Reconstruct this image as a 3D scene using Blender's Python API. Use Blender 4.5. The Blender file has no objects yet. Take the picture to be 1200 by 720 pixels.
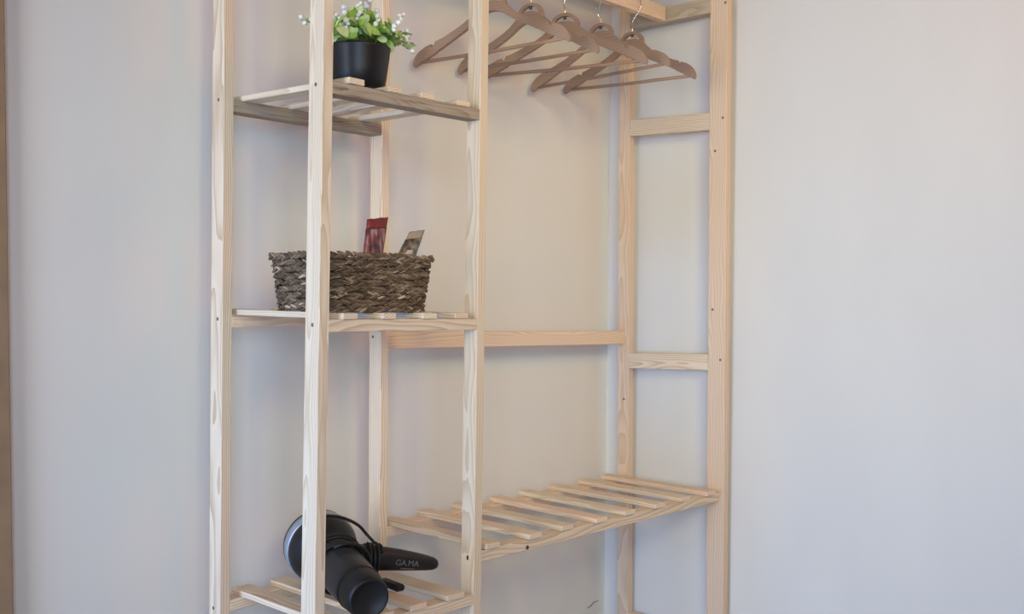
import bpy, bmesh, math, random
from mathutils import Vector, Matrix, Euler

random.seed(7)
S = bpy.context.scene
COL = S.collection

# ------------------------------------------------------------------ camera
cam_d = bpy.data.cameras.new('camera')
cam_d.sensor_width = 36.0
cam_d.lens = 1268.19 / 1200.0 * 36.0
cam_d.clip_start = 0.02
cam = bpy.data.objects.new('camera', cam_d)
COL.objects.link(cam)
_r = Vector((0.67702, -0.73587, 0.01183)); _u = Vector((-0.00208, 0.01416, 0.99990)); _f = Vector((0.73596, 0.67698, -0.00805))
cam.matrix_world = Matrix(((_r.x, _u.x, -_f.x, -1.2254), (_r.y, _u.y, -_f.y, -1.9293), (_r.z, _u.z, -_f.z, 1.0141), (0, 0, 0, 1)))
S.camera = cam

# ------------------------------------------------------------------ light
S.view_settings.view_transform = 'Standard'
S.view_settings.look = 'None'
S.view_settings.gamma = 1.0
S.view_settings.use_curve_mapping = False
S.view_settings.exposure = 0.06
w = bpy.data.worlds.new('room_ambient')
S.world = w
w.use_nodes = True
w.node_tree.nodes['Background'].inputs[0].default_value = (1.0, 0.955, 0.90, 1)
w.node_tree.nodes['Background'].inputs[1].default_value = 0.01


def area(name, loc, target, sx, sy, energy, col, spread=180):
    d = bpy.data.lights.new(name, 'AREA')
    d.shape = 'RECTANGLE'; d.size = sx; d.size_y = sy
    d.energy = energy; d.color = col; d.spread = math.radians(spread)
    o = bpy.data.objects.new(name, d); COL.objects.link(o)
    o.location = loc
    o.rotation_euler = (Vector(target) - Vector(loc)).to_track_quat('-Z', 'Y').to_euler()
    return o


# daylight from the window side (left), added fills, and the ceiling lamp
area('window_daylight', (-2.9, -0.95, 1.3), (0.8, -0.4, 1.0), 1.1, 1.4, 45.0, (1.0, 0.99, 0.96))
area('low_blue_fill', (-2.6, -0.4, 0.35), (1.0, -0.4, 0.0), 0.9, 0.6, 15.5, (0.12, 0.42, 1.0), 110)  # added fill that turns the lower walls blue, not a window part
area('front_cool_fill', (-1.7, -2.6, 1.3), (0.8, -0.1, 1.0), 1.2, 1.2, 11.5, (0.58, 0.75, 1.0), 90)  # unseen cool fill added from the camera side to balance wall tones
area('warm_fill', (-0.6, -2.8, 2.1), (1.2, -0.1, 1.2), 0.7, 0.7, 4.3, (1.0, 0.88, 0.42), 60)  # unseen warm fill added to tint the walls around the corner
area('ceiling_lamp_light', (1.0, -2.0, 2.3), (0.4, 0.0, 1.0), 0.5, 0.5, 6.0, (1.0, 0.24, 0.05))

# ------------------------------------------------------------------ node helpers


def new_mat(name, rough=0.6, spec=0.3):
    m = bpy.data.materials.new(name)
    m.use_nodes = True
    nt = m.node_tree
    b = nt.nodes['Principled BSDF']
    b.inputs['Roughness'].default_value = rough
    b.inputs['Specular IOR Level'].default_value = spec
    return m, nt, b


def N(nt, kind, **kw):
    n = nt.nodes.new(kind)
    for k, v in kw.items():
        if k.startswith('i_'):
            n.inputs[k[2:].replace('_', ' ')].default_value = v
        else:
            setattr(n, k, v)
    return n


def ramp(nt, stops):
    r = nt.nodes.new('ShaderNodeValToRGB')
    el = r.color_ramp.elements
    while len(el) < len(stops):
        el.new(0.5)
    for e, (p, c) in zip(el, stops):
        e.position = p
        e.color = (c[0], c[1], c[2], 1)
    return r


def plain(name, col, rough=0.5, spec=0.4, metal=0.0, noise=0.0, nscale=40):
    m, nt, b = new_mat(name, rough, spec)
    b.inputs['Metallic'].default_value = metal
    tc = N(nt, 'ShaderNodeTexCoord')
    nz = N(nt, 'ShaderNodeTexNoise'); nz.inputs['Scale'].default_value = nscale; nz.inputs['Detail'].default_value = 4
    nt.links.new(tc.outputs['Object'], nz.inputs['Vector'])
    lo = tuple(max(0, c * (1 - noise)) for c in col); hi = tuple(min(1, c * (1 + noise)) for c in col)
    r = ramp(nt, [(0.3, lo), (0.7, hi)])
    nt.links.new(nz.outputs['Fac'], r.inputs['Fac'])
    nt.links.new(r.outputs['Color'], b.inputs['Base Color'])
    return m


def wood(name, light, dark, ring=58.0, fibre=0.35, var=0.16, contrast=1.0, rough=0.62, fs=420.0):
    """boards are modelled with their length on local X"""
    m, nt, b = new_mat(name, rough, 0.25)
    L = nt.links.new
    tc = N(nt, 'ShaderNodeTexCoord'); oi = N(nt, 'ShaderNodeObjectInfo')
    rnd = N(nt, 'ShaderNodeVectorMath', operation='SCALE')
    comb = N(nt, 'ShaderNodeCombineXYZ')
    mul = N(nt, 'ShaderNodeMath', operation='MULTIPLY'); mul.inputs[1].default_value = 37.0
    L(oi.outputs['Random'], mul.inputs[0])
    L(mul.outputs[0], comb.inputs['X'])
    m2 = N(nt, 'ShaderNodeMath', operation='SINE'); L(mul.outputs[0], m2.inputs[0])
    m3 = N(nt, 'ShaderNodeMath', operation='MULTIPLY_ADD'); m3.inputs[1].default_value = 0.035; m3.inputs[2].default_value = 0.02
    L(m2.outputs[0], m3.inputs[0]); L(m3.outputs[0], comb.inputs['Y'])
    m4 = N(nt, 'ShaderNodeMath', operation='COSINE'); L(mul.outputs[0], m4.inputs[0])
    m5 = N(nt, 'ShaderNodeMath', operation='MULTIPLY_ADD'); m5.inputs[1].default_value = 0.04; m5.inputs[2].default_value = -0.03
    L(m4.outputs[0], m5.inputs[0]); L(m5.outputs[0], comb.inputs['Z'])
    add = N(nt, 'ShaderNodeVectorMath', operation='ADD')
    L(tc.outputs['Object'], add.inputs[0]); L(comb.outputs[0], add.inputs[1])
    # slow wander of the pith along the board
    mp = N(nt, 'ShaderNodeMapping'); mp.inputs['Scale'].default_value = (2.2, 9.0, 9.0)
    L(add.outputs[0], mp.inputs['Vector'])
    nz = N(nt, 'ShaderNodeTexNoise'); nz.inputs['Scale'].default_value = 1.0; nz.inputs['Detail'].default_value = 2.0
    L(mp.outputs[0], nz.inputs['Vector'])
    sub = N(nt, 'ShaderNodeVectorMath', operation='SUBTRACT'); sub.inputs[1].default_value = (0.5, 0.5, 0.5)
    L(nz.outputs['Color'], sub.inputs[0])
    sc = N(nt, 'ShaderNodeVectorMath', operation='SCALE'); sc.inputs['Scale'].default_value = 0.055
    L(sub.outputs[0], sc.inputs[0])
    add2 = N(nt, 'ShaderNodeVectorMath', operation='ADD'); L(add.outputs[0], add2.inputs[0]); L(sc.outputs[0], add2.inputs[1])
    flat = N(nt, 'ShaderNodeMapping'); flat.inputs['Scale'].default_value = (0.02, 1.0, 1.0)
    L(add2.outputs[0], flat.inputs['Vector'])
    wv = N(nt, 'ShaderNodeTexWave', wave_type='RINGS', rings_direction='X', wave_profile='SAW')
    wv.inputs['Scale'].default_value = ring; wv.inputs['Distortion'].default_value = 1.2
    wv.inputs['Detail'].default_value = 2.0; wv.inputs['Detail Scale'].default_value = 1.5
    L(flat.outputs[0], wv.inputs['Vector'])
    # fine fibre
    mf = N(nt, 'ShaderNodeMapping'); mf.inputs['Scale'].default_value = (9.0, fs, fs)
    L(add.outputs[0], mf.inputs['Vector'])
    fb = N(nt, 'ShaderNodeTexNoise'); fb.inputs['Scale'].default_value = 1.0; fb.inputs['Detail'].default_value = 3.0
    L(mf.outputs[0], fb.inputs['Vector'])
    mx = N(nt, 'ShaderNodeMix'); mx.data_type = 'FLOAT'; mx.inputs[0].default_value = fibre
    L(wv.outputs['Fac'], mx.inputs[2]); L(fb.outputs['Fac'], mx.inputs[3])
    mid = tuple((a + c) / 2 for a, c in zip(light, dark))
    lo = tuple(a + (c - a) * contrast for a, c in zip(mid, dark)); hi = tuple(a + (c - a) * contrast for a, c in zip(mid, light))
    r = ramp(nt, [(0.12, hi), (0.5, tuple(0.75 * h + 0.25 * l for h, l in zip(hi, lo))), (0.92, lo)])
    L(mx.outputs[0], r.inputs['Fac'])
    # board to board variation
    vr = N(nt, 'ShaderNodeMapRange'); vr.inputs['To Min'].default_value = 1 - var; vr.inputs['To Max'].default_value = 1 + var * 0.6
    L(oi.outputs['Random'], vr.inputs['Value'])
    hs = N(nt, 'ShaderNodeHueSaturation')
    L(vr.outputs[0], hs.inputs['Value']); L(r.outputs['Color'], hs.inputs['Color'])
    L(hs.outputs['Color'], b.inputs['Base Color'])
    bp = N(nt, 'ShaderNodeBump'); bp.inputs['Strength'].default_value = 0.12; bp.inputs['Distance'].default_value = 0.001
    L(mx.outputs[0], bp.inputs['Height']); L(bp.outputs[0], b.inputs['Normal'])
    return m


def wall_paint(name, col, patch):
    m, nt, b = new_mat(name, 0.75, 0.2)
    L = nt.links.new
    tc = N(nt, 'ShaderNodeTexCoord')
    mp = N(nt, 'ShaderNodeMapping'); mp.inputs['Scale'].default_value = (1.0, 1.0, 0.35)
    L(tc.outputs['Object'], mp.inputs['Vector'])
    n1 = N(nt, 'ShaderNodeTexNoise'); n1.inputs['Scale'].default_value = 4.2; n1.inputs['Detail'].default_value = 3.0
    L(mp.outputs[0], n1.inputs['Vector'])
    r1 = ramp(nt, [(0.42, col), (0.62, patch)])
    L(n1.outputs['Fac'], r1.inputs['Fac'])
    n2 = N(nt, 'ShaderNodeTexNoise'); n2.inputs['Scale'].default_value = 1.7; n2.inputs['Detail'].default_value = 5.0
    L(tc.outputs['Object'], n2.inputs['Vector'])
    r2 = ramp(nt, [(0.35, (0.97, 0.97, 0.97)), (0.65, (1, 1, 1))])
    L(n2.outputs['Fac'], r2.inputs['Fac'])
    mx = N(nt, 'ShaderNodeMix'); mx.data_type = 'RGBA'; mx.blend_type = 'MULTIPLY'; mx.inputs[0].default_value = 1
    L(r1.outputs['Color'], mx.inputs[6]); L(r2.outputs['Color'], mx.inputs[7])
    L(mx.outputs[2], b.inputs['Base Color'])
    n3 = N(nt, 'ShaderNodeTexNoise'); n3.inputs['Scale'].default_value = 160; n3.inputs['Detail'].default_value = 3
    L(tc.outputs['Object'], n3.inputs['Vector'])
    bp = N(nt, 'ShaderNodeBump'); bp.inputs['Strength'].default_value = 0.05; bp.inputs['Distance'].default_value = 0.002
    L(n3.outputs['Fac'], bp.inputs['Height']); L(bp.outputs[0], b.inputs['Normal'])
    return m


M = {}
M['pine'] = wood('pale_pine', (0.82, 0.67, 0.52), (0.55, 0.395, 0.255), var=0.10, contrast=1.2)
M['pine_pale'] = wood('white_pine', (0.79, 0.665, 0.515), (0.59, 0.44, 0.30), contrast=1.1, var=0.05)
M['pine_warm'] = wood('warm_pine', (0.86, 0.665, 0.505), (0.62, 0.435, 0.30), contrast=0.85, var=0.06)
M['grey'] = wood('weathered_wood', (0.38, 0.305, 0.235), (0.16, 0.12, 0.085), ring=110, fibre=0.75, var=0.08, contrast=2.0, fs=170.0)
M['grey_pale'] = wood('greyed_pine', (0.60, 0.51, 0.40), (0.36, 0.29, 0.21), ring=80, fibre=0.55, var=0.05)
M['beech'] = wood('beech', (0.40, 0.265, 0.195), (0.28, 0.18, 0.13), ring=40, fibre=0.5, var=0.07, contrast=0.7)
M['wall'] = wall_paint('wall_paint', (0.765, 0.738, 0.70), (0.745, 0.718, 0.685))
M['floor'] = plain('floor_tile', (0.42, 0.36, 0.30), 0.5, 0.3, noise=0.08, nscale=6)
M['trim'] = plain('stained_trim', (0.30, 0.20, 0.12), 0.5, 0.3, noise=0.15, nscale=14)
M['screw'] = plain('dark_steel', (0.12, 0.11, 0.11), 0.4, 0.5, metal=0.6, noise=0.2)
M['chrome'] = plain('chrome_wire', (0.75, 0.74, 0.72), 0.18, 0.5, metal=1.0, noise=0.03)
M['knot'] = plain('knot_wood', (0.10, 0.05, 0.03), 0.6, 0.2, noise=0.3, nscale=200)
M['pot'] = plain('black_plastic', (0.007, 0.007, 0.010), 0.42, 0.4, noise=0.1)
M['soil'] = plain('dark_soil', (0.03, 0.025, 0.015), 0.9, 0.1, noise=0.5, nscale=200)
M['black'] = plain('matte_black_plastic', (0.011, 0.011, 0.013), 0.42, 0.45, noise=0.15)
M['rubber'] = plain('black_rubber', (0.009, 0.009, 0.010), 0.5, 0.35, noise=0.1)
M['ring'] = plain('silver_grey_plastic', (0.34, 0.37, 0.42), 0.3, 0.5, metal=0.3, noise=0.05)
M['logo'] = plain('silver_print', (0.17, 0.165, 0.16), 0.5, 0.3, noise=0.05)
M['band_red'] = plain('red_foil', (0.17, 0.016, 0.020), 0.38, 0.5, noise=0.2, nscale=60)
M['crack'] = plain('crack_dark', (0.18, 0.15, 0.13), 0.9, 0.1)
M['flower'] = plain('white_petals', (0.82, 0.83, 0.84), 0.5, 0.4, noise=0.06, nscale=120)
M['stem'] = plain('green_stem', (0.16, 0.26, 0.06), 0.5, 0.3, noise=0.2)


def leaf_mat():
    m, nt, b = new_mat('green_leaf', 0.42, 0.4)
    oi = N(nt, 'ShaderNodeObjectInfo'); L = nt.links.new
    tc = N(nt, 'ShaderNodeTexCoord')
    nz = N(nt, 'ShaderNodeTexNoise'); nz.inputs['Scale'].default_value = 90
    L(tc.outputs['Object'], nz.inputs['Vector'])
    mx = N(nt, 'ShaderNodeMix'); mx.data_type = 'FLOAT'; mx.inputs[0].default_value = 0.3
    L(oi.outputs['Random'], mx.inputs[2]); L(nz.outputs['Fac'], mx.inputs[3])
    r = ramp(nt, [(0.10, (0.22, 0.40, 0.055)), (0.5, (0.47, 0.67, 0.17)), (0.85, (0.76, 0.86, 0.48))])
    L(mx.outputs[0], r.inputs['Fac']); L(r.outputs['Color'], b.inputs['Base Color'])
    b.inputs['Subsurface Weight'].default_value = 0.15
    b.inputs['Subsurface Radius'].default_value = (0.004, 0.006, 0.002)
    return m


M['leaf'] = leaf_mat()


def straw_mat():
    m, nt, b = new_mat('seagrass', 0.7, 0.2)
    L = nt.links.new
    at = N(nt, 'ShaderNodeAttribute'); at.attribute_name = 'tint'
    tc = N(nt, 'ShaderNodeTexCoord')
    nz = N(nt, 'ShaderNodeTexNoise'); nz.inputs['Scale'].default_value = 260; nz.inputs['Detail'].default_value = 3
    L(tc.outputs['Object'], nz.inputs['Vector'])
    mx = N(nt, 'ShaderNodeMix'); mx.data_type = 'FLOAT'; mx.inputs[0].default_value = 0.35
    L(at.outputs['Fac'], mx.inputs[2]); L(nz.outputs['Fac'], mx.inputs[3])
    r = ramp(nt, [(0.12, (0.060, 0.038, 0.024)), (0.5, (0.235, 0.165, 0.110)), (0.88, (0.60, 0.46, 0.33))])
    L(mx.outputs[0], r.inputs['Fac']); L(r.outputs['Color'], b.inputs['Base Color'])
    return m


M['straw'] = straw_mat()


def packet_mat(name, stops, scale, stretch):
    m, nt, b = new_mat(name, 0.32, 0.5)
    L = nt.links.new
    tc = N(nt, 'ShaderNodeTexCoord')
    mp = N(nt, 'ShaderNodeMapping'); mp.inputs['Scale'].default_value = stretch
    L(tc.outputs['Object'], mp.inputs['Vector'])
    nz = N(nt, 'ShaderNodeTexNoise'); nz.inputs['Scale'].default_value = scale; nz.inputs['Detail'].default_value = 2.5
    L(mp.outputs[0], nz.inputs['Vector'])
    r = ramp(nt, stops)
    L(nz.outputs['Fac'], r.inputs['Fac']); L(r.outputs['Color'], b.inputs['Base Color'])
    return m


M['print_red'] = packet_mat('red_printed_foil', [(0.36, (0.03, 0.03, 0.035)), (0.46, (0.19, 0.05, 0.06)), (0.55, (0.26, 0.10, 0.11)), (0.66, (0.33, 0.31, 0.30))], 55, (2.2, 1, 0.55))
M['print_grey'] = packet_mat('brown_printed_foil', [(0.36, (0.05, 0.045, 0.035)), (0.5, (0.15, 0.125, 0.095)), (0.64, (0.30, 0.26, 0.21))], 60, (1, 1, 1))
M['foil_tan'] = plain('tan_foil', (0.36, 0.29, 0.225), 0.35, 0.5, noise=0.12, nscale=60)
M['foil_silver'] = plain('silver_foil_window', (0.6, 0.6, 0.58), 0.25, 0.6, metal=0.5, noise=0.05)

# ------------------------------------------------------------------ object helpers


def link(name, me, mat, parent=None, matrix=None):
    o = bpy.data.objects.new(name, me)
    COL.objects.link(o)
    if mat is not None and len(me.materials) == 0:
        me.materials.append(mat)
    if parent is not None:
        o.parent = parent
    if matrix is not None:
        o.matrix_world = matrix
        if parent is not None:
            o.matrix_parent_inverse = Matrix.Identity(4)
            o.matrix_basis = world_of(parent).inverted() @ matrix
    return o


def world_of(o):
    m = o.matrix_basis.copy()
    p = o.parent
    while p is not None:
        m = p.matrix_basis @ m
        p = p.parent
    return m


def bm_mesh(bm, name, smooth=False):
    bmesh.ops.recalc_face_normals(bm, faces=bm.faces[:])
    me = bpy.data.meshes.new(name)
    bm.to_mesh(me); bm.free()
    if smooth:
        for p in me.polygons:
            p.use_smooth = True
    return me


def thing(name, label, cat, loc, rotz=0.0, group=None):
    o = bpy.data.objects.new(name, None)
    o.empty_display_size = 0.05
    COL.objects.link(o)
    o.location = loc; o.rotation_euler = (0, 0, rotz)
    o['label'] = label; o['category'] = cat
    if group:
        o['group'] = group
    return o


def structure(name, bm, mat, label=None):
    o = link(name, bm_mesh(bm, name), mat)
    o['kind'] = 'structure'
    if label:
        o['label'] = label
    return o


def box_bm(x0, x1, y0, y1, z0, z1, bevel=0.0):
    bm = bmesh.new()
    v = [bm.verts.new((x, y, z)) for x in (x0, x1) for y in (y0, y1) for z in (z0, z1)]
    for f in ((0, 1, 3, 2), (4, 6, 7, 5), (0, 4, 5, 1), (2, 3, 7, 6), (0, 2, 6, 4), (1, 5, 7, 3)):
        bm.faces.new([v[i] for i in f])
    if bevel:
        bmesh.ops.bevel(bm, geom=bm.edges[:], offset=bevel, segments=1, affect='EDGES', profile=0.5)
    return bm


_board_cache = {}


def board(name, mat, parent, origin, direction, side, length, wdt, hgt, bevel=0.0011):
    """timber: local X = length, local Y = side (wdt), local Z = remaining axis (hgt); origin = lowest corner"""
    key = (round(length, 4), round(wdt, 4), round(hgt, 4), mat)
    me = _board_cache.get(key)
    if me is None:
        me = bm_mesh(box_bm(0, length, 0, wdt, 0, hgt, bevel), 'board')
        me.materials.append(M[mat])
        _board_cache[key] = me
    d = Vector(direction).normalized()
    s = Vector(side)
    s = (s - d * s.dot(d)).normalized()
    n = d.cross(s)
    mw = Matrix(((d.x, s.x, n.x, origin[0]), (d.y, s.y, n.y, origin[1]), (d.z, s.z, n.z, origin[2]), (0, 0, 0, 1)))
    return link(name, me, None, parent, mw)


def tube_bm(bm, pts, rad, sides=8, closed=False, cap=True):
    pts = [Vector(p) for p in pts]
    n = len(pts)
    rads = rad if isinstance(rad, (list, tuple)) else [rad] * n
    rings = []
    ref = None
    for i, p in enumerate(pts):
        if closed:
            t = (pts[(i + 1) % n] - pts[i - 1]).normalized()
        else:
            t = (pts[min(i + 1, n - 1)] - pts[max(i - 1, 0)]).normalized()
        if ref is None:
            ref = t.orthogonal().normalized()
        ref = (ref - t * ref.dot(t)).normalized()
        bi = t.cross(ref)
        rings.append([bm.verts.new(p + (ref * math.cos(a) + bi * math.sin(a)) * rads[i])
                      for a in (2 * math.pi * k / sides for k in range(sides))])
    for i in range(n if closed else n - 1):
        a, b = rings[i], rings[(i + 1) % n]
        for k in range(sides):
            bm.faces.new((a[k], a[(k + 1) % sides], b[(k + 1) % sides], b[k]))
    if cap and not closed:
        bm.faces.new(list(reversed(rings[0]))); bm.faces.new(rings[-1])
    return bm


def tube(name, mat, parent, pts, rad, sides=8, closed=False, smooth=True):
    bm = bmesh.new()
    tube_bm(bm, pts, rad, sides, closed)
    return link(name, bm_mesh(bm, name, smooth), M[mat], parent)


def spline(pts, n=8):
    P = [Vector(p) for p in pts]
    out = []
    for i in range(len(P) - 1):
        p0 = P[max(i - 1, 0)]; p1 = P[i]; p2 = P[i + 1]; p3 = P[min(i + 2, len(P) - 1)]
        for k in range(n):
            t = k / n
            out.append(0.5 * ((2 * p1) + (p2 - p0) * t + (2 * p0 - 5 * p1 + 4 * p2 - p3) * t * t + (3 * p1 - p0 - 3 * p2 + p3) * t ** 3))
    out.append(P[-1])
    return out


def lathe_bm(profile, sides=40, bm=None, mat=None):
    """profile: list of (r, z) revolved about Z"""
    bm = bm or bmesh.new()
    rings = []
    for r, z in profile:
        if r < 1e-6:
            rings.append([bm.verts.new((0, 0, z))])
        else:
            rings.append([bm.verts.new((r * math.cos(2 * math.pi * k / sides), r * math.sin(2 * math.pi * k / sides), z)) for k in range(sides)])
    for a, b in zip(rings, rings[1:]):
        for k in range(sides):
            k2 = (k + 1) % sides
            if len(a) == 1 and len(b) == 1:
                continue
            if len(a) == 1:
                bm.faces.new((a[0], b[k2], b[k]))
            elif len(b) == 1:
                bm.faces.new((a[k], a[k2], b[0]))
            else:
                bm.faces.new((a[k], a[k2], b[k2], b[k]))
    return bm


# ------------------------------------------------------------------ the room
WX = 1.437      # right wall
WY = 0.117      # back wall
structure('floor', box_bm(-3.6, WX, -4.2, WY, -0.05, 0.0), M['floor'])
structure('wall_back', box_bm(-3.6, WX + 0.1, WY, WY + 0.1, -0.05, 2.7), M['wall'])
structure('wall_right', box_bm(WX, WX + 0.1, -4.2, WY, -0.05, 2.7), M['wall'])
# stained casing board at the far left of the back wall, leaning a little
bm = box_bm(-0.10, 0.0, 0.0, 0.022, 0.0, 2.4, 0.002)
tr = structure('trim_1', bm, M['trim'], 'brown casing board at the left edge of the back wall')
tr.location = (-0.366, WY - 0.022, 0.0)
tr.rotation_euler = (0, math.radians(-1.3), 0)
# hairline crack low in the corner of the back wall
ck = tube('crack', 'crack', None, [(1.352, WY, 0.074), (1.372, WY, 0.078), (1.385, WY, 0.086), (1.408, WY, 0.086)], [0.0012, 0.0022, 0.0018, 0.0008], 5)
ck.parent = bpy.data.objects['wall_back']

# ------------------------------------------------------------------ the rack
TOP = 1.95
rack = thing('clothes_rack', 'open pine wardrobe rack with slatted shelves and hanging rail in the wall corner', 'rack', (0.7, -0.15, 0.0))
PX = {1: (0.0018, -0.0041), 2: (-0.0061, 0.0060), 3: (0.4279, 0.4154), 4: (0.4123, 0.4181), 5: (1.4011, 1.3729), 6: (1.3991, 1.3767)}
PYY = {1: (0.0, 0.042), 2: (-0.32, 0.042), 3: (0.0, 0.041), 4: (-0.32, 0.039), 5: (0.0, 0.040), 6: (-0.33, 0.055)}
PA = 0.0238


def post_x(k, z):
    a, b = PX[k]
    return a + (b - a) * (z - 0.02) / 1.90


posts = {}
for k in range(1, 7):
    x0, x1 = post_x(k, 0), post_x(k, TOP)
    y, b = PYY[k]
    d = Vector((x1 - x0, 0, TOP))
    posts[k] = board('post', 'pine_pale' if k in (2, 4) else ('pine' if k in (1, 3) else 'pine_warm'), rack,
                     (x0, y, 0), d, (1, 0, 0), d.length, PA, b)

# screws on the outer faces of the posts
scr = bm_mesh(lathe_bm([(0.0, -0.002), (0.0035, -0.002), (0.0037, 0.0002), (0.0026, 0.0006), (0.0011, 0.0002), (0.0, -0.0006)], 12), 'screw', True)
scr.materials.append(M['screw'])
for k, x, y, z in [(1, -.0025, .0189, 1.4137), (1, -.0011, .0164, .9646), (1, .0007, .0249, .3681), (2, .0027, -.2991, 1.4061), (2, -.0001, -.3001, .9604),
                   (3, .422, .0282, .9198), (3, .4252, .0239, .4347), (5, 1.3908, .0173, .7156),
                   (6, 1.3877, -.2895, .9892), (6, 1.3893, -.3155, .8491), (6, 1.3814, -.3182, 1.5228), (6, 1.3824, -.2942, 1.4326), (6, 1.3776, -.3237, 1.8403)]:
    X = post_x(k, z)
    link('screw', scr, None, posts[k], Matrix.Translation((X, y, z)) @ Matrix.Rotation(-math.pi / 2, 4, 'Y'))
kn = bm_mesh(lathe_bm([(0.0, -0.001), (0.0045, -0.001), (0.004, 0.0004), (0.0, 0.0007)], 10), 'knot', True)
kn.materials.append(M['knot'])
link('knot', kn, None, posts[4], Matrix.Translation((post_x(4, .458), -.3014, .4583)) @ Matrix.Rotation(-math.pi / 2, 4, 'Y') @ Matrix.Diagonal((1.4, 0.8, 1, 1)))


def rail_x(name, mat, ka, kb, y, t, za, zb, h):
    """rail along X between two posts, bottom height za at the left end and zb at the right end"""
    xa = post_x(ka, za) + PA; xb = post_x(kb, zb)
    d = Vector((xb - xa, 0, zb - za))
    return board(name, mat, rack, (xa, y, za), d, (0, 1, 0), d.length, t, h)


RH = 0.0227
SH = 0.0118     # slat thickness
ZU, ZM, ZL = 1.3914, 0.9471, 0.3613
# tower shelves: a rail at the front and one at the back, slats across
rail_x('shelf_rail', 'grey', 2, 4, -0.32, 0.038, ZU - .001, ZU, RH + .001)
rail_x('shelf_rail', 'grey', 1, 3, 0.0, 0.040, ZU, ZU - .002, RH + .002)
rail_x('shelf_rail', 'pine', 2, 4, -0.32, 0.038, ZM, ZM - .0006, RH + .001)
rail_x('shelf_rail', 'pine_warm', 1, 3, 0.0, 0.040, ZM, ZM + .003, RH)
rail_x('shelf_rail', 'pine', 2, 4, -0.32, 0.038, ZL, ZL - .001, RH)
rail_x('shelf_rail', 'pine', 1, 3, 0.0, 0.040, ZL, ZL, RH)


def slat(mat, xb, xf, zt, wdt=0.038, yb=0.044, yf=-0.325, dzb=0.0, dzf=0.0):
    """slat along Y, xb / xf = left edge at the back and front end"""
    d = Vector((xf - xb, yf - yb, dzf - dzb))
    return board('slat', mat, rack, (xb, yb, zt + dzb), d, (1, 0, 0), d.length, wdt, SH)


zt = ZU + RH + 0.0002
slat('pine_pale', 0.040, 0.060, zt + .0004, 0.040)
slat('pine', 0.160, 0.165, zt + .0004, 0.036, yf=-0.318)
slat('pine', 0.252, 0.250, zt + .0004, 0.036, yf=-0.318)
slat('pine_pale', 0.352, 0.352, zt + .0004, 0.037, yf=-0.318)
zt = ZM + RH + 0.0008
slat('pine_pale', 0.034, 0.052, zt, 0.037, dzb=.0026)
slat('pine', 0.146, 0.150, zt, 0.034, dzb=.0026)
slat('pine_pale', 0.262, 0.255, zt, 0.038, dzb=.0026)
slat('pine', 0.356, 0.352, zt, 0.040, dzb=.0026, yf=-0.318)
zt = ZL + RH + 0.0006
slat('pine', 0.056, 0.046, zt, 0.045, yb=0.046)
slat('pine', 0.150, 0.143, zt, 0.043, yb=0.040)
slat('pine_warm', 0.243, 0.232, zt, 0.042)
slat('pine_pale', 0.340, 0.333, zt, 0.048)

# long low shelf between the tower and the end frame
ZS = 0.4506
rail_x('shelf_rail', 'pine', 4, 6, -0.3165, 0.036, ZS - .004, ZS + .0035, 0.0245)
rail_x('shelf_rail', 'pine_warm', 3, 5, 0.002, 0.036, ZS - .002, ZS + .003, 0.0245)
xs = [0.450, 0.585, 0.703, 0.826, 0.946, 1.073, 1.197, 1.314]
xbk = [0.462, 0.588, 0.712, 0.842, 0.962, 1.088, 1.212, 1.326]
mats = ['pine', 'pine', 'pine_pale', 'pine_warm', 'pine_pale', 'pine', 'pine', 'pine_warm']
for i in range(8):
    t = (xs[i] - 0.44) / 0.95
    slat(mats[i], xbk[i], xs[i], ZS + 0.0245 - 0.003 + 0.0065 * t, 0.042, yb=0.046 + 0.006 * (i % 3), yf=-0.322 - 0.004 * (i % 2), dzb=.001)
kn2 = bm_mesh(lathe_bm([(0.0, -0.002), (0.0055, -0.002), (0.005, 0.0006), (0.0, 0.001)], 10), 'knot', True)
kn2.materials.append(M['knot'])
link('knot', kn2, None, rack, Matrix.Translation((0.588, -.3165, ZS + .004)) @ Matrix.Rotation(math.pi / 2, 4, 'X'))

# rail along the back at mid height
rail_x('back_rail', 'pine_warm', 3, 5, 0.012, 0.026, 0.892, 0.881, 0.039)


def rail_y(name, mat, ka, kb, zb, zf, h, x_off=0.0):
    """rail along Y from the back post to the front post"""
    yb = PYY[ka][0]; yf = PYY[kb][0] + PYY[kb][1]
    d = Vector((post_x(kb, zf) - post_x(ka, zb), yf - yb, zf - zb))
    return board(name, mat, rack, (post_x(ka, zb) + x_off, yb, zb), d, (1, 0, 0), d.length, PA, h)


rail_y('cross_rail', 'pine', 5, 6, 1.501, 1.493, 0.048)
rail_y('cross_rail', 'pine', 5, 6, 0.809, 0.818, 0.045)
rail_y('cross_rail', 'grey_pale', 5, 6, 1.820, 1.820, 0.044)
rail_y('cross_rail', 'pine', 3, 4, 1.820, 1.820, 0.044)
rail_y('cross_rail', 'pine', 5, 6, 0.03, 0.03, 0.045)
xa = post_x(3, 1.82) + PA; xb = post_x(5, 1.82)
HY = -0.128
hr = board('hanging_rail', 'pine_warm', rack, (xa, HY, 1.821), (1, 0, 0), (0, 1, 0), xb - xa, PA, 0.044)
# top of the rack, above the picture
rail_x('top_rail', 'pine', 2, 4, -0.32, 0.038, 1.90, 1.90, 0.03)
rail_x('top_rail', 'pine', 1, 3, 0.0, 0.040, 1.90, 1.90, 0.03)
rail_x('top_rail', 'pine', 4, 6, -0.318, 0.036, 1.90, 1.90, 0.03)
rail_x('top_rail', 'pine_warm', 3, 5, 0.002, 0.036, 1.90, 1.90, 0.03)

# ------------------------------------------------------------------ coat hangers


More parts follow.
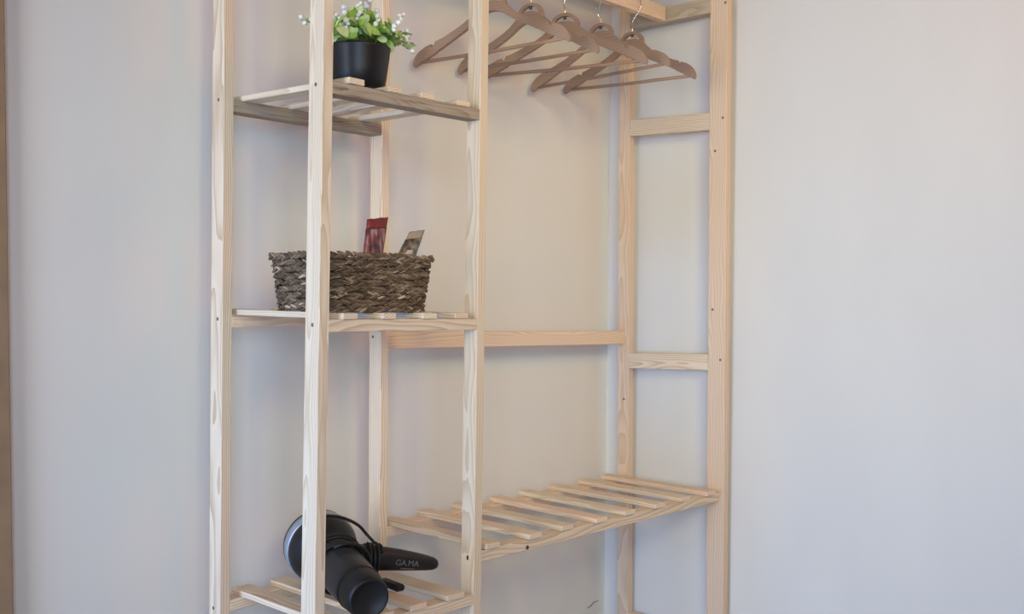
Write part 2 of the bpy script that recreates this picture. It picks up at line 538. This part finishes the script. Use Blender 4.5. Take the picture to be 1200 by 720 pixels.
def hanger_body_mesh():
    """flat shaped wooden hanger: local X across, Z up, origin at the top of the loop"""
    bm = bmesh.new()

    def strip(secs, closed_ends=True):
        rings = []
        for (xt, ztp, xb2, zb2, y0, th) in secs:
            rings.append([bm.verts.new((xt, y0 - th / 2, ztp)), bm.verts.new((xt, y0 + th / 2, ztp)),
                          bm.verts.new((xb2, y0 + th / 2, zb2)), bm.verts.new((xb2, y0 - th / 2, zb2))])
        for a, b in zip(rings, rings[1:]):
            for k in range(4):
                bm.faces.new((a[k], a[(k + 1) % 4], b[(k + 1) % 4], b[k]))
        bm.faces.new(rings[0][::-1]); bm.faces.new(rings[-1])

    # top and lower edge of one arm (x, z_top, z_bottom)
    half = [(0.0, -0.0215, -0.047), (0.012, -0.0225, -0.048), (0.024, -0.0255, -0.051), (0.034, -0.030, -0.055), (0.044, -0.040, -0.061),
            (0.062, -0.055, -0.073), (0.085, -0.0685, -0.086), (0.110, -0.0805, -0.0985), (0.135, -0.0910, -0.1115),
            (0.152, -0.0970, -0.1205), (0.160, -0.0990, -0.1245), (0.163, -0.1075, -0.127), (0.170, -0.1115, -0.130), (0.173, -0.1040, -0.132),
            (0.186, -0.1085, -0.138), (0.200, -0.1165, -0.1455), (0.211, -0.1255, -0.151), (0.2185, -0.136, -0.1545), (0.2225, -0.148, -0.156)]
    secs = []
    for s in (-1, 1):
        seq = half if s > 0 else half[::-1]
        for (x, zt_, zb_) in seq:
            if s > 0 and x == 0.0:
                continue
            t = x / 0.2225
            bow = -0.018 * t * t
            secs.append((s * x, zt_, s * (x - 0.004 * min(1, x / 0.03)), zb_, bow, 0.0125 - 0.002 * t))
    strip(secs)
    # loop over the opening
    arch = []
    for k in range(15):
        a = math.pi * k / 14
        ox, oz = 0.040 * math.cos(a), -0.036 + 0.036 * math.sin(a)
        ix, iz = 0.0305 * math.cos(a), -0.036 + 0.0275 * math.sin(a)
        arch.append((ox, oz, ix, iz, 0.0, 0.0115))
    strip(arch)
    bmesh.ops.bevel(bm, geom=[e for e in bm.edges if len(e.link_faces) == 2 and e.calc_face_angle(0) > 0.9], offset=0.0016, segments=1, affect='EDGES')
    return bm_mesh(bm, 'hanger_body')


hb = hanger_body_mesh(); hb.materials.append(M['beech'])
bmr = bmesh.new()
tube_bm(bmr, [(-0.209, -0.016, -0.1455), (0.0, -0.016, -0.1475), (0.209, -0.016, -0.1455)], 0.0046, 8)
hbar = bm_mesh(bmr, 'hanger_bar', True); hbar.materials.append(M['beech'])


def hanger(x, phi, z, roll, label, hook_turn, sway):
    t = thing('coat_hanger', label, 'hanger', (x, HY + PA / 2 - 0.009, z), 0.0, 'wooden hangers on the hanging rail')
    # local X points to the front end (world -Y when phi = 0)
    rot = Euler((0, -math.radians(roll), math.radians(phi) - math.pi / 2)).to_matrix().to_4x4()
    mw = Matrix.Translation(t.location) @ rot
    link('body', hb, None, t, mw)
    link('bar', hbar, None, t, mw)
    # metal hook: from inside the loop up and over the rail
    top = 1.865 - z + 0.013
    pts = [(0, 0, -0.012), (0, 0, 0.0), (0, 0, 0.012)]
    front = -(PA / 2 + 0.0035 - 0.009 + 0.009)
    pts += [(sway * 0.5, 0.004, 0.03), (sway, front - 0.003, top - 0.052), (sway, front, top - 0.026)]
    for k in range(7):
        a = math.pi * k / 6
        pts.append((sway, 0.009 - 0.0 + (PA / 2 + 0.0035) * -math.cos(a), top - 0.010 + 0.010 * math.sin(a)))
    pts += [(sway, 0.009 + PA / 2 + 0.004, top - 0.030), (sway, 0.009 + PA / 2 + 0.010, top - 0.038)]
    bm_ = bmesh.new()
    tube_bm(bm_, spline(pts, 4), 0.0016, 7)
    hk = link('hook', bm_mesh(bm_, 'hook', True), M['chrome'], t)
    nut = bm_mesh(lathe_bm([(0.0, -0.0155), (0.0042, -0.0155), (0.0042, -0.0085), (0.0, -0.0085)], 10), 'hook_nut', True)
    link('nut', nut, M['screw'], hk)
    return t


hanger(0.652, 11.0, 1.7495, 1.9, 'wooden hanger partly hidden behind the tower post, leftmost on the rail', 0, 0.006)
hanger(0.792, 3.2, 1.7516, -0.6, 'wooden hanger second from the tower post on the hanging rail', 0, -0.004)
hanger(0.925, 21.1, 1.7531, 1.4, 'wooden hanger in the middle of the rail, turned furthest askew', 0, 0.003)
hanger(1.0735, 4.0, 1.7561, 2.1, 'wooden hanger second from the right end of the hanging rail', 0, -0.012)
hanger(1.2175, 1.2, 1.7612, -1.6, 'wooden hanger nearest the right wall, rightmost on the rail', 0, 0.012)

# ------------------------------------------------------------------ potted plant
PC = Vector((0.163, -0.225, ZU + RH + 0.0006 + SH))
plant = thing('potted_plant', 'artificial green plant with white buds in a black pot on the top shelf', 'plant', PC)
pot_prof = [(0.0, 0.0), (0.050, 0.0), (0.0535, 0.003), (0.0590, 0.040), (0.0640, 0.082), (0.0650, 0.0855), (0.0630, 0.087), (0.0612, 0.084), (0.0602, 0.072), (0.0, 0.072)]
link('pot', bm_mesh(lathe_bm(pot_prof, 48), 'pot', True), M['pot'], plant)
so = link('soil', bm_mesh(lathe_bm([(0.0, 0.077), (0.03, 0.0785), (0.0604, 0.075), (0.0600, 0.0722), (0.0, 0.0722)], 32), 'soil', True), M['soil'], plant)


def leaf_mesh(r, cup):
    bm = bmesh.new()
    c = bm.verts.new((0, r * 0.95, -cup * 0.6))
    ring = []
    for k in range(12):
        a = 2 * math.pi * k / 12 - math.pi / 2
        rr = r * (1.0 + 0.06 * math.cos(3 * a))
        ring.append(bm.verts.new((rr * 0.92 * math.cos(a), r * 0.95 + rr * math.sin(a), 0.0 + 0.15 * cup * math.cos(2 * a))))
    for k in range(12):
        bm.faces.new((c, ring[k], ring[(k + 1) % 12]))
    me = bm_mesh(bm, 'leaf', True)
    me.materials.append(M['leaf'])
    return me


leaf_ms = [leaf_mesh(0.0108, 0.005), leaf_mesh(0.0128, 0.006), leaf_mesh(0.0088, 0.004)]
bud_bm = bmesh.new()
bmesh.ops.create_icosphere(bud_bm, subdivisions=2, radius=0.0052)
for v in bud_bm.verts:
    v.co *= 1 + 0.12 * math.sin(v.co.x * 900) * math.cos(v.co.y * 800)
bud = bm_mesh(bud_bm, 'bud', True); bud.materials.append(M['flower'])
rs = random.Random(21)
n_st = 34
for i in range(n_st):
    a = 2.399963 * i
    q = math.sqrt((i + 0.5) / n_st)
    base = Vector((0.040 * q * math.cos(a), 0.040 * q * math.sin(a), 0.076))
    out = 0.083 * q + 0.010 * rs.uniform(-1, 1)
    hgt = 0.070 - 0.052 * q * q + 0.012 * rs.uniform(-1, 1)
    tip = Vector((out * math.cos(a), out * math.sin(a), 0.080 + hgt))
    ctrl = base.lerp(tip, 0.5) + Vector((0, 0, 0.020))
    pts = spline([base, ctrl, tip], 4)
    st = tube('stem', 'stem', plant, pts, 0.0011, 5)
    nl = 7 if i % 2 else 8
    for j in range(nl):
        t = 0.34 + 0.66 * j / (nl - 1)
        f = t * (len(pts) - 1); k = min(int(f), len(pts) - 2)
        p = pts[k].lerp(pts[k + 1], f - k)
        az = a + j * 2.4 + rs.uniform(-0.5, 0.5)
        na = a + rs.uniform(-0.9, 0.9)
        nv = Vector((math.cos(na), math.sin(na), rs.uniform(0.1, 0.9))).normalized()      # blade faces outwards
        yv = (Vector((math.cos(az) * 0.7, math.sin(az) * 0.7, rs.uniform(0.1, 0.9)))); yv = (yv - nv * yv.dot(nv)).normalized()
        xv = yv.cross(nv)
        rot = Matrix(((xv.x, yv.x, nv.x, 0), (xv.y, yv.y, nv.y, 0), (xv.z, yv.z, nv.z, 0), (0, 0, 0, 1)))
        sc = rs.uniform(0.85, 1.25)
        link('leaf', leaf_ms[rs.randrange(3)], None, plant, Matrix.Translation(PC + p) @ rot @ Matrix.Scale(sc, 4))
    if i % 3 != 1:
        # sprig of white buds above the leaves
        d = (tip - ctrl).normalized(); d.z = abs(d.z) + 0.8; d.normalize()
        e = tip + d * rs.uniform(0.022, 0.036)
        tube('stem', 'stem', plant, spline([tip, tip.lerp(e, 0.5) + Vector((0.002, 0, 0)), e], 3), 0.0007, 4)
        for j in range(3):
            pp = tip.lerp(e, 0.55 + 0.22 * j) + Vector((rs.uniform(-1, 1), rs.uniform(-1, 1), rs.uniform(-.4, .4))) * 0.005
            link('bud', bud, None, plant, Matrix.Translation(PC + pp) @ Matrix.Scale(rs.uniform(0.7, 1.1), 4))
# the low sprig that hangs out to the right, carrying white buds
for k, (ex, ey, ez) in enumerate([(0.092, -0.040, 0.104), (0.102, -0.030, 0.128), (0.088, -0.052, 0.092), (-0.085, 0.075, 0.137)]):
    tip = Vector((ex, ey, ez)); base = tip * 0.35; base.z = 0.077
    pts = spline([base, base.lerp(tip, 0.5) + Vector((0, 0, 0.02)), tip], 4)
    tube('stem', 'stem', plant, pts, 0.001, 5)
    for j in range(5):
        p = pts[3 + j]
        az = rs.uniform(0, 6.28)
        dr = Vector((math.cos(az), math.sin(az), rs.uniform(-0.2, 0.5)))
        link('leaf', leaf_ms[j % 3], None, plant, Matrix.Translation(PC + p) @ dr.to_track_quat('Y', 'Z').to_matrix().to_4x4())
    for j in range(2):
        pp = tip + Vector((0.006 * j, -0.004 * j, 0.008 - 0.012 * j))
        link('bud', bud, None, plant, Matrix.Translation(PC + pp))

# ------------------------------------------------------------------ woven basket
BZ = ZM + RH + 0.0008 + SH + 0.001
bx0, bx1, by0, by1 = 0.052, 0.302, -0.298, -0.094      # footprint at the bottom
bc = Vector(((bx0 + bx1) / 2, (by0 + by1) / 2, BZ))
basket = thing('wicker_basket', 'rectangular brown woven seagrass basket on the middle shelf', 'basket', bc)


def rrect(hx, hy, r, n):
    """n evenly spaced points with tangents on a rounded rectangle"""
    segs = []
    per = 4 * (hx + hy) - 8 * r + 2 * math.pi * r
    out = []
    for i in range(n):
        s = per * i / n
        L1, L2, A = 2 * (hx - r), 2 * (hy - r), math.pi * r / 2
        seq = [('l', L1, Vector((-hx + r, -hy)), Vector((1, 0))), ('a', A, Vector((hx - r, -hy + r)), -math.pi / 2),
               ('l', L2, Vector((hx, -hy + r)), Vector((0, 1))), ('a', A, Vector((hx - r, hy - r)), 0.0),
               ('l', L1, Vector((hx - r, hy)), Vector((-1, 0))), ('a', A, Vector((-hx + r, hy - r)), math.pi / 2),
               ('l', L2, Vector((-hx, hy - r)), Vector((0, -1))), ('a', A, Vector((-hx + r, -hy + r)), math.pi)]
        for typ, ln, o, d in seq:
            if s <= ln:
                if typ == 'l':
                    out.append((o + d * s, d.copy()))
                else:
                    a = d + s / r
                    out.append((o + Vector((math.cos(a), math.sin(a))) * r, Vector((-math.sin(a), math.cos(a)))))
                break
            s -= ln
        else:
            out.append((seq[0][2].copy(), seq[0][3].copy()))
    return out


def spindle(bm, c, ax, up, L, r, tint, lay, flat=0.8):
    ax = ax.normalized(); u = (up - ax * up.dot(ax)).normalized(); v = ax.cross(u)
    prev = None
    fs = []
    n = 6
    a0 = bm.verts.new(c - ax * L / 2); a1 = bm.verts.new(c + ax * L / 2)
    rings = []
    for t, k in ((-0.32, 0.75), (0.0, 1.0), (0.32, 0.75)):
        rings.append([bm.verts.new(c + ax * L * t + (u * math.cos(2 * math.pi * i / n) + v * math.sin(2 * math.pi * i / n) * flat) * r * k) for i in range(n)])
    for i in range(n):
        j = (i + 1) % n
        fs.append(bm.faces.new((a0, rings[0][j], rings[0][i])))
        fs.append(bm.faces.new((rings[2][i], rings[2][j], a1)))
        for q in range(2):
            fs.append(bm.faces.new((rings[q][i], rings[q][j], rings[q + 1][j], rings[q + 1][i])))
    for f in fs:
        for lp in f.loops:
            lp[lay] = (tint, tint, tint, 1)


rb = random.Random(5)
hx, hy = (bx1 - bx0) / 2, (by1 - by0) / 2
ROWS = 8
RZ = 0.0128
for row in range(ROWS + 1):
    bm = bmesh.new()
    lay = bm.loops.layers.color.new('tint')
    rim = row == ROWS
    fl = 0.0105 * row / ROWS
    z = 0.0068 + RZ * row
    ex, ey = hx - 0.004 + fl + (0.003 if rim else 0), hy - 0.004 + fl + (0.003 if rim else 0)
    pts = rrect(ex, ey, 0.032, 78 if not rim else 60)
    for i, (p2, t2) in enumerate(pts):
        t3 = Vector((t2.x, t2.y, 0)); nrm = Vector((t2.y, -t2.x, 0))
        wob = 0.0016 * math.sin(i * 0.7 + row * 1.9)
        for half in (-1, 1):
            c = Vector((p2.x, p2.y, z + half * RZ * 0.22 + wob)) + nrm * rb.uniform(-0.0012, 0.0030) + t3 * (0.004 * half + rb.uniform(-0.0015, 0.0015))
            ax = t3 + Vector((0, 0, half * rb.uniform(0.22, 0.42))) * (-1) + nrm * rb.uniform(-0.10, 0.10)
            spindle(bm, c, ax, Vector((0, 0, 1)), rb.uniform(0.021, 0.030), rb.uniform(0.0023, 0.0034) * (1.3 if rim else 1), 0.52 + rb.gauss(0, 0.2), lay, 0.9)
    o = link('rim' if rim else 'braid_row', bm_mesh(bm, 'braid', True), M['straw'], basket)
# inner wall and base behind the braids
bm = bmesh.new()
rings = []
for z, fl in ((0.002, -0.006), (0.106, 0.004)):
    rings.append([bm.verts.new((p.x, p.y, z)) for p, t in rrect(hx + fl - 0.003, hy + fl - 0.003, 0.03, 40)])
for z, fl in ((0.106, 0.0005), (0.006, -0.0095)):
    rings.append([bm.verts.new((p.x, p.y, z)) for p, t in rrect(hx + fl - 0.003, hy + fl - 0.003, 0.03, 40)])
for a, b in zip(rings, rings[1:]):
    for k in range(40):
        bm.faces.new((a[k], a[(k + 1) % 40], b[(k + 1) % 40], b[k]))
bm.faces.new(rings[0][::-1]); bm.faces.new(rings[-1])
link('inner_wall', bm_mesh(bm, 'inner_wall'), M['straw'], basket)


def packet(name, label, cat, corners, y_bottom, y_top, parts):
    """a thin foil packet: corners in (x,z): top-left, top-right, bottom-right, bottom-left; leaning from y_bottom to y_top"""
    tl, tr_, br, bl = [Vector(c) for c in corners]
    zlo = min(bl.y, br.y); zhi = max(tl.y, tr_.y)

    def at(u, v, off=0.0, tho=0.0):
        top = tl.lerp(tr_, u); bot = bl.lerp(br, u)
        q = bot.lerp(top, v)
        return Vector((q.x, y_bottom + (y_top - y_bottom) * v + off + tho * math.sin(math.pi * u), q.y))
    root = thing(name, label, cat, at(0.5, 0.0))
    for pname, mat, v0, v1, u0, u1, th, front in parts:
        bm = bmesh.new()
        nu, nv = 6, 5
        g = {}
        for side in (0, 1):
            for i in range(nu + 1):
                for j in range(nv + 1):
                    u = u0 + (u1 - u0) * i / nu; v = v0 + (v1 - v0) * j / nv
                    off = (-th / 2 - front) if side == 0 else (th / 2)
                    bulge = (-0.004 if side == 0 else 0.003) * (math.sin(math.pi * min(1, max(0, v)) * 0.9) if not front else 1)
                    g[side, i, j] = bm.verts.new(at(u, v, off, bulge) - root.location + Vector((0, 0, 0.0006 * math.sin(i * 2.1))))
        for side in (0, 1):
            for i in range(nu):
                for j in range(nv):
                    bm.faces.new((g[side, i, j], g[side, i + 1, j], g[side, i + 1, j + 1], g[side, i, j + 1]))
        for i in range(nu):
            for j in (0, nv):
                bm.faces.new((g[0, i, j], g[0, i + 1, j], g[1, i + 1, j], g[1, i, j]))
        for j in range(nv):
            for i in (0, nu):
                bm.faces.new((g[0, i, j], g[0, i, j + 1], g[1, i, j + 1], g[1, i, j]))
        link(pname, bm_mesh(bm, pname, True), M[mat], root)
    return root


packet('foil_packet', 'small red and silver printed packet standing upright in the basket', 'packet',
       [(0.2215, 1.1742), (0.2776, 1.1825), (0.2470, 1.065), (0.1975, 1.068)], -0.200, -0.188,
       [('pouch', 'print_red', 0.0, 0.80, 0, 1, 0.003, 0.0), ('sealed_top', 'band_red', 0.80, 1.0, 0, 1, 0.0016, 0.0)])
packet('foil_packet', 'small brown printed packet leaning to the right in the basket', 'packet',
       [(0.3375, 1.1545), (0.3815, 1.1615), (0.323, 1.062), (0.264, 1.060)], -0.205, -0.190,
       [('pouch', 'print_grey', 0.0, 0.82, 0, 1, 0.003, 0.0), ('sealed_top', 'foil_tan', 0.82, 1.0, 0, 1.0, 0.0016, 0.0),
        ('clear_window', 'foil_silver', 0.46, 0.56, 0.30, 0.62, 0.0012, 0.0035)])

# ------------------------------------------------------------------ hair dryer
SZ = ZL + RH + 0.0006 + SH        # top of the low shelf
dry = thing('hair_dryer', 'black hair dryer with a diffuser and wrapped cord on the bottom shelf', 'hair dryer', (0.16, -0.17, SZ))
bell_c = Vector((0.205, -0.066, SZ + 0.080))
rear_c = Vector((0.109, -0.336, SZ + 0.0435))
axis = (rear_c - bell_c); AL = axis.length; axis.normalize()


def frame_mat(o, zdir):
    q = zdir.to_track_quat('Z', 'Y')
    return Matrix.Translation(o) @ q.to_matrix().to_4x4()


DM = frame_mat(bell_c, axis)
link('diffuser', bm_mesh(lathe_bm([(0.0, 0.010), (0.068, 0.010), (0.0735, 0.006), (0.0745, 0.010), (0.074, 0.020), (0.070, 0.034), (0.059, 0.050), (0.050, 0.066), (0.046, 0.084), (0.0, 0.084)], 48), 'diffuser', True), M['black'], dry, DM)
link('diffuser_rim', bm_mesh(lathe_bm([(0.066, -0.027), (0.072, -0.028), (0.0740, -0.026), (0.0770, -0.008), (0.0775, 0.006), (0.0735, 0.0085), (0.066, 0.007), (0.066, -0.027)], 48), 'diffuser_rim', True), M['ring'], dry, DM)
link('diffuser_edge', bm_mesh(lathe_bm([(0.0, -0.0275), (0.066, -0.0275), (0.0695, -0.0325), (0.0735, -0.0315), (0.0748, -0.0270), (0.070, -0.0255), (0.0, -0.0255)], 48), 'diffuser_edge', True), M['rubber'], dry, DM)
# finger-like air studs on the open face of the diffuser are turned away from view
stud = bm_mesh(lathe_bm([(0.0042, 0.0), (0.0036, 0.014), (0.0, 0.0165)], 10), 'stud', True); stud.materials.append(M['rubber'])
for k in range(13):
    rr = 0.0 if k == 0 else (0.026 if k < 6 else 0.050)
    a = k * 2 * math.pi / (5 if k < 6 else 7)
    link('stud', stud, None, dry, DM @ Matrix.Translation((rr * math.cos(a), rr * math.sin(a), -0.0275)) @ Matrix.Rotation(math.pi, 4, 'X'))
barrel = link('barrel', bm_mesh(lathe_bm([(0.0, 0.080), (0.044, 0.080), (0.0475, 0.084), (0.0480, 0.120), (0.0480, 0.165), (0.0470, 0.205), (0.0455, 0.236), (0.0440, 0.244), (0.0, 0.244)], 48), 'barrel', True), M['black'], dry, DM)
cap = link('rear_cap', bm_mesh(lathe_bm([(0.0, 0.243), (0.0442, 0.243), (0.0448, 0.248), (0.0440, 0.268), (0.0420, 0.290), (0.0385, 0.300), (0.0350, 0.3005), (0.0330, 0.296), (0.0, 0.2945)], 48), 'rear_cap', True), M['rubber'], dry, DM)
bm = bmesh.new()
tube_bm(bm, [(0.0450 * math.cos(2 * math.pi * k / 40), 0.0450 * math.sin(2 * math.pi * k / 40), 0.2445) for k in range(40)], 0.0016, 6, True)
link('seam_ring', bm_mesh(bm, 'seam_ring', True), M['black'], dry, DM)

# handle: flattened tapering grip
h0 = Vector((0.185, -0.140, SZ + 0.074)); h1 = Vector((0.402, -0.222, SZ + 0.036))
hd = (h1 - h0); HL = hd.length; hd.normalize()
hs = hd.cross(Vector((0, 0, 1))).normalized(); hu = hs.cross(hd)
bm = bmesh.new()
rings = []
prof = [(0.0, 0.030, 0.026), (0.15, 0.0295, 0.026), (0.3, 0.0275, 0.024), (0.45, 0.0255, 0.021), (0.6, 0.0232, 0.019), (0.75, 0.020, 0.017), (0.88, 0.0165, 0.0145), (0.95, 0.0135, 0.0115), (0.985, 0.0095, 0.008), (1.0, 0.004, 0.0035)]
for t, ru, rs_ in prof:
    c = h0 + hd * HL * t + hu * (0.004 * math.sin(math.pi * t))
    rings.append([bm.verts.new(c + hu * ru * math.cos(a) + hs * rs_ * math.sin(a)) for a in (2 * math.pi * k / 28 for k in range(28))])
for a, b in zip(rings, rings[1:]):
    for k in range(28):
        bm.faces.new((a[k], a[(k + 1) % 28], b[(k + 1) % 28], b[k]))
bm.faces.new(rings[0][::-1]); bm.faces.new(rings[-1])
me = bm_mesh(bm, 'handle', True)
handle = link('handle', me, M['black'], dry, Matrix.Identity(4))

# silver lettering on the camera side of the handle
fc = bpy.data.curves.new('lettering', 'FONT')
fc.body = 'GA.MA'; fc.size = 0.0175; fc.extrude = 0.0003; fc.align_x = 'CENTER'; fc.align_y = 'CENTER'
fo = bpy.data.objects.new('lettering_src', fc)
COL.objects.link(fo)
dg = bpy.context.evaluated_depsgraph_get()
tm = bpy.data.meshes.new_from_object(fo.evaluated_get(dg))
bpy.data.objects.remove(fo)
nf = hs if hs.dot(Vector((-0.6, -1, 0))) > 0 else -hs
tx = hd.copy(); tz = nf; ty = tz.cross(tx)
tc_ = h0 + hd * HL * 0.66 + nf * 0.0196 + ty * 0.001
lm = Matrix(((tx.x, ty.x, tz.x, tc_.x), (tx.y, ty.y, tz.y, tc_.y), (tx.z, ty.z, tz.z, tc_.z), (0, 0, 0, 1)))
link('lettering', tm, M['logo'], handle, lm)
bm = box_bm(-0.014, 0.018, -0.0118, -0.0106, -0.0009, 0.0005)
link('lettering_underline', bm_mesh(bm, 'underline'), M['logo'], handle, lm)
# hinge collar where the handle meets the barrel
col_c = h0 + hd * 0.062
bm = bmesh.new()
tube_bm(bm, [col_c + hu * 0.031 * math.cos(a) + hs * 0.027 * math.sin(a) for a in (2 * math.pi * k / 28 for k in range(28))], 0.0025, 6, True)
link('collar', bm_mesh(bm, 'collar', True), M['rubber'], dry, Matrix.Identity(4))

# cord wound round the neck of the dryer, with one loose loop
X3 = Vector(DM.col[0][:3]); Y3 = Vector(DM.col[1][:3])
pts = []
turns = 4.4
for k in range(int(turns * 22)):
    t = k / 22
    a = 2 * math.pi * t
    rr = 0.0565 + 0.004 * math.sin(t * 5.1)
    s = 0.082 + 0.0135 * t + 0.010 * math.sin(a + 0.6) + 0.003 * math.sin(t * 9)
    pts.append(bell_c + axis * s + (X3 * math.cos(a) + Y3 * math.sin(a)) * rr)
bm = bmesh.new(); tube_bm(bm, pts, 0.0036, 8)
link('cord', bm_mesh(bm, 'cord', True), M['rubber'], dry, Matrix.Identity(4))
# second bundle round the handle root
pts = []
for k in range(int(3.2 * 22)):
    t = k / 22
    a = 2 * math.pi * t
    s = 0.066 + 0.009 * t
    pts.append(h0 + hd * s + hu * (0.034 + 0.002 * math.sin(t * 4)) * math.cos(a) + hs * 0.031 * math.sin(a))
bm = bmesh.new(); tube_bm(bm, pts, 0.0034, 8)
link('cord', bm_mesh(bm, 'cord', True), M['rubber'], dry, Matrix.Identity(4))
# loose loop
lp = [(0.150, -0.130, 0.520), (0.160, -0.130, 0.5545), (0.1855, -0.130, 0.5545), (0.2195, -0.130, 0.5440), (0.2544, -0.130, 0.5250), (0.275, -0.135, 0.5020), (0.282, -0.150, 0.487)]
bm = bmesh.new(); tube_bm(bm, spline(lp, 8), 0.0034, 8)
link('cord_loop', bm_mesh(bm, 'cord_loop', True), M['rubber'], dry, Matrix.Identity(4))
# plug lying on the slats beneath the handle
pm = Matrix.Translation((0.292, -0.195, SZ + 0.0075)) @ Matrix.Rotation(math.radians(-98), 4, 'Z')
pl = link('plug', bm_mesh(box_bm(-0.034, 0.040, -0.013, 0.010, -0.0070, 0.0070, 0.004), 'plug'), M['rubber'], dry, pm)
bm = bmesh.new()
tube_bm(bm, spline([(0.284, -0.160, SZ + 0.009), (0.262, -0.135, SZ + 0.014), (0.235, -0.120, SZ + 0.016), (0.21, -0.13, SZ + 0.018)], 6), 0.0034, 8)
link('cord', bm_mesh(bm, 'cord', True), M['rubber'], dry, Matrix.Identity(4))
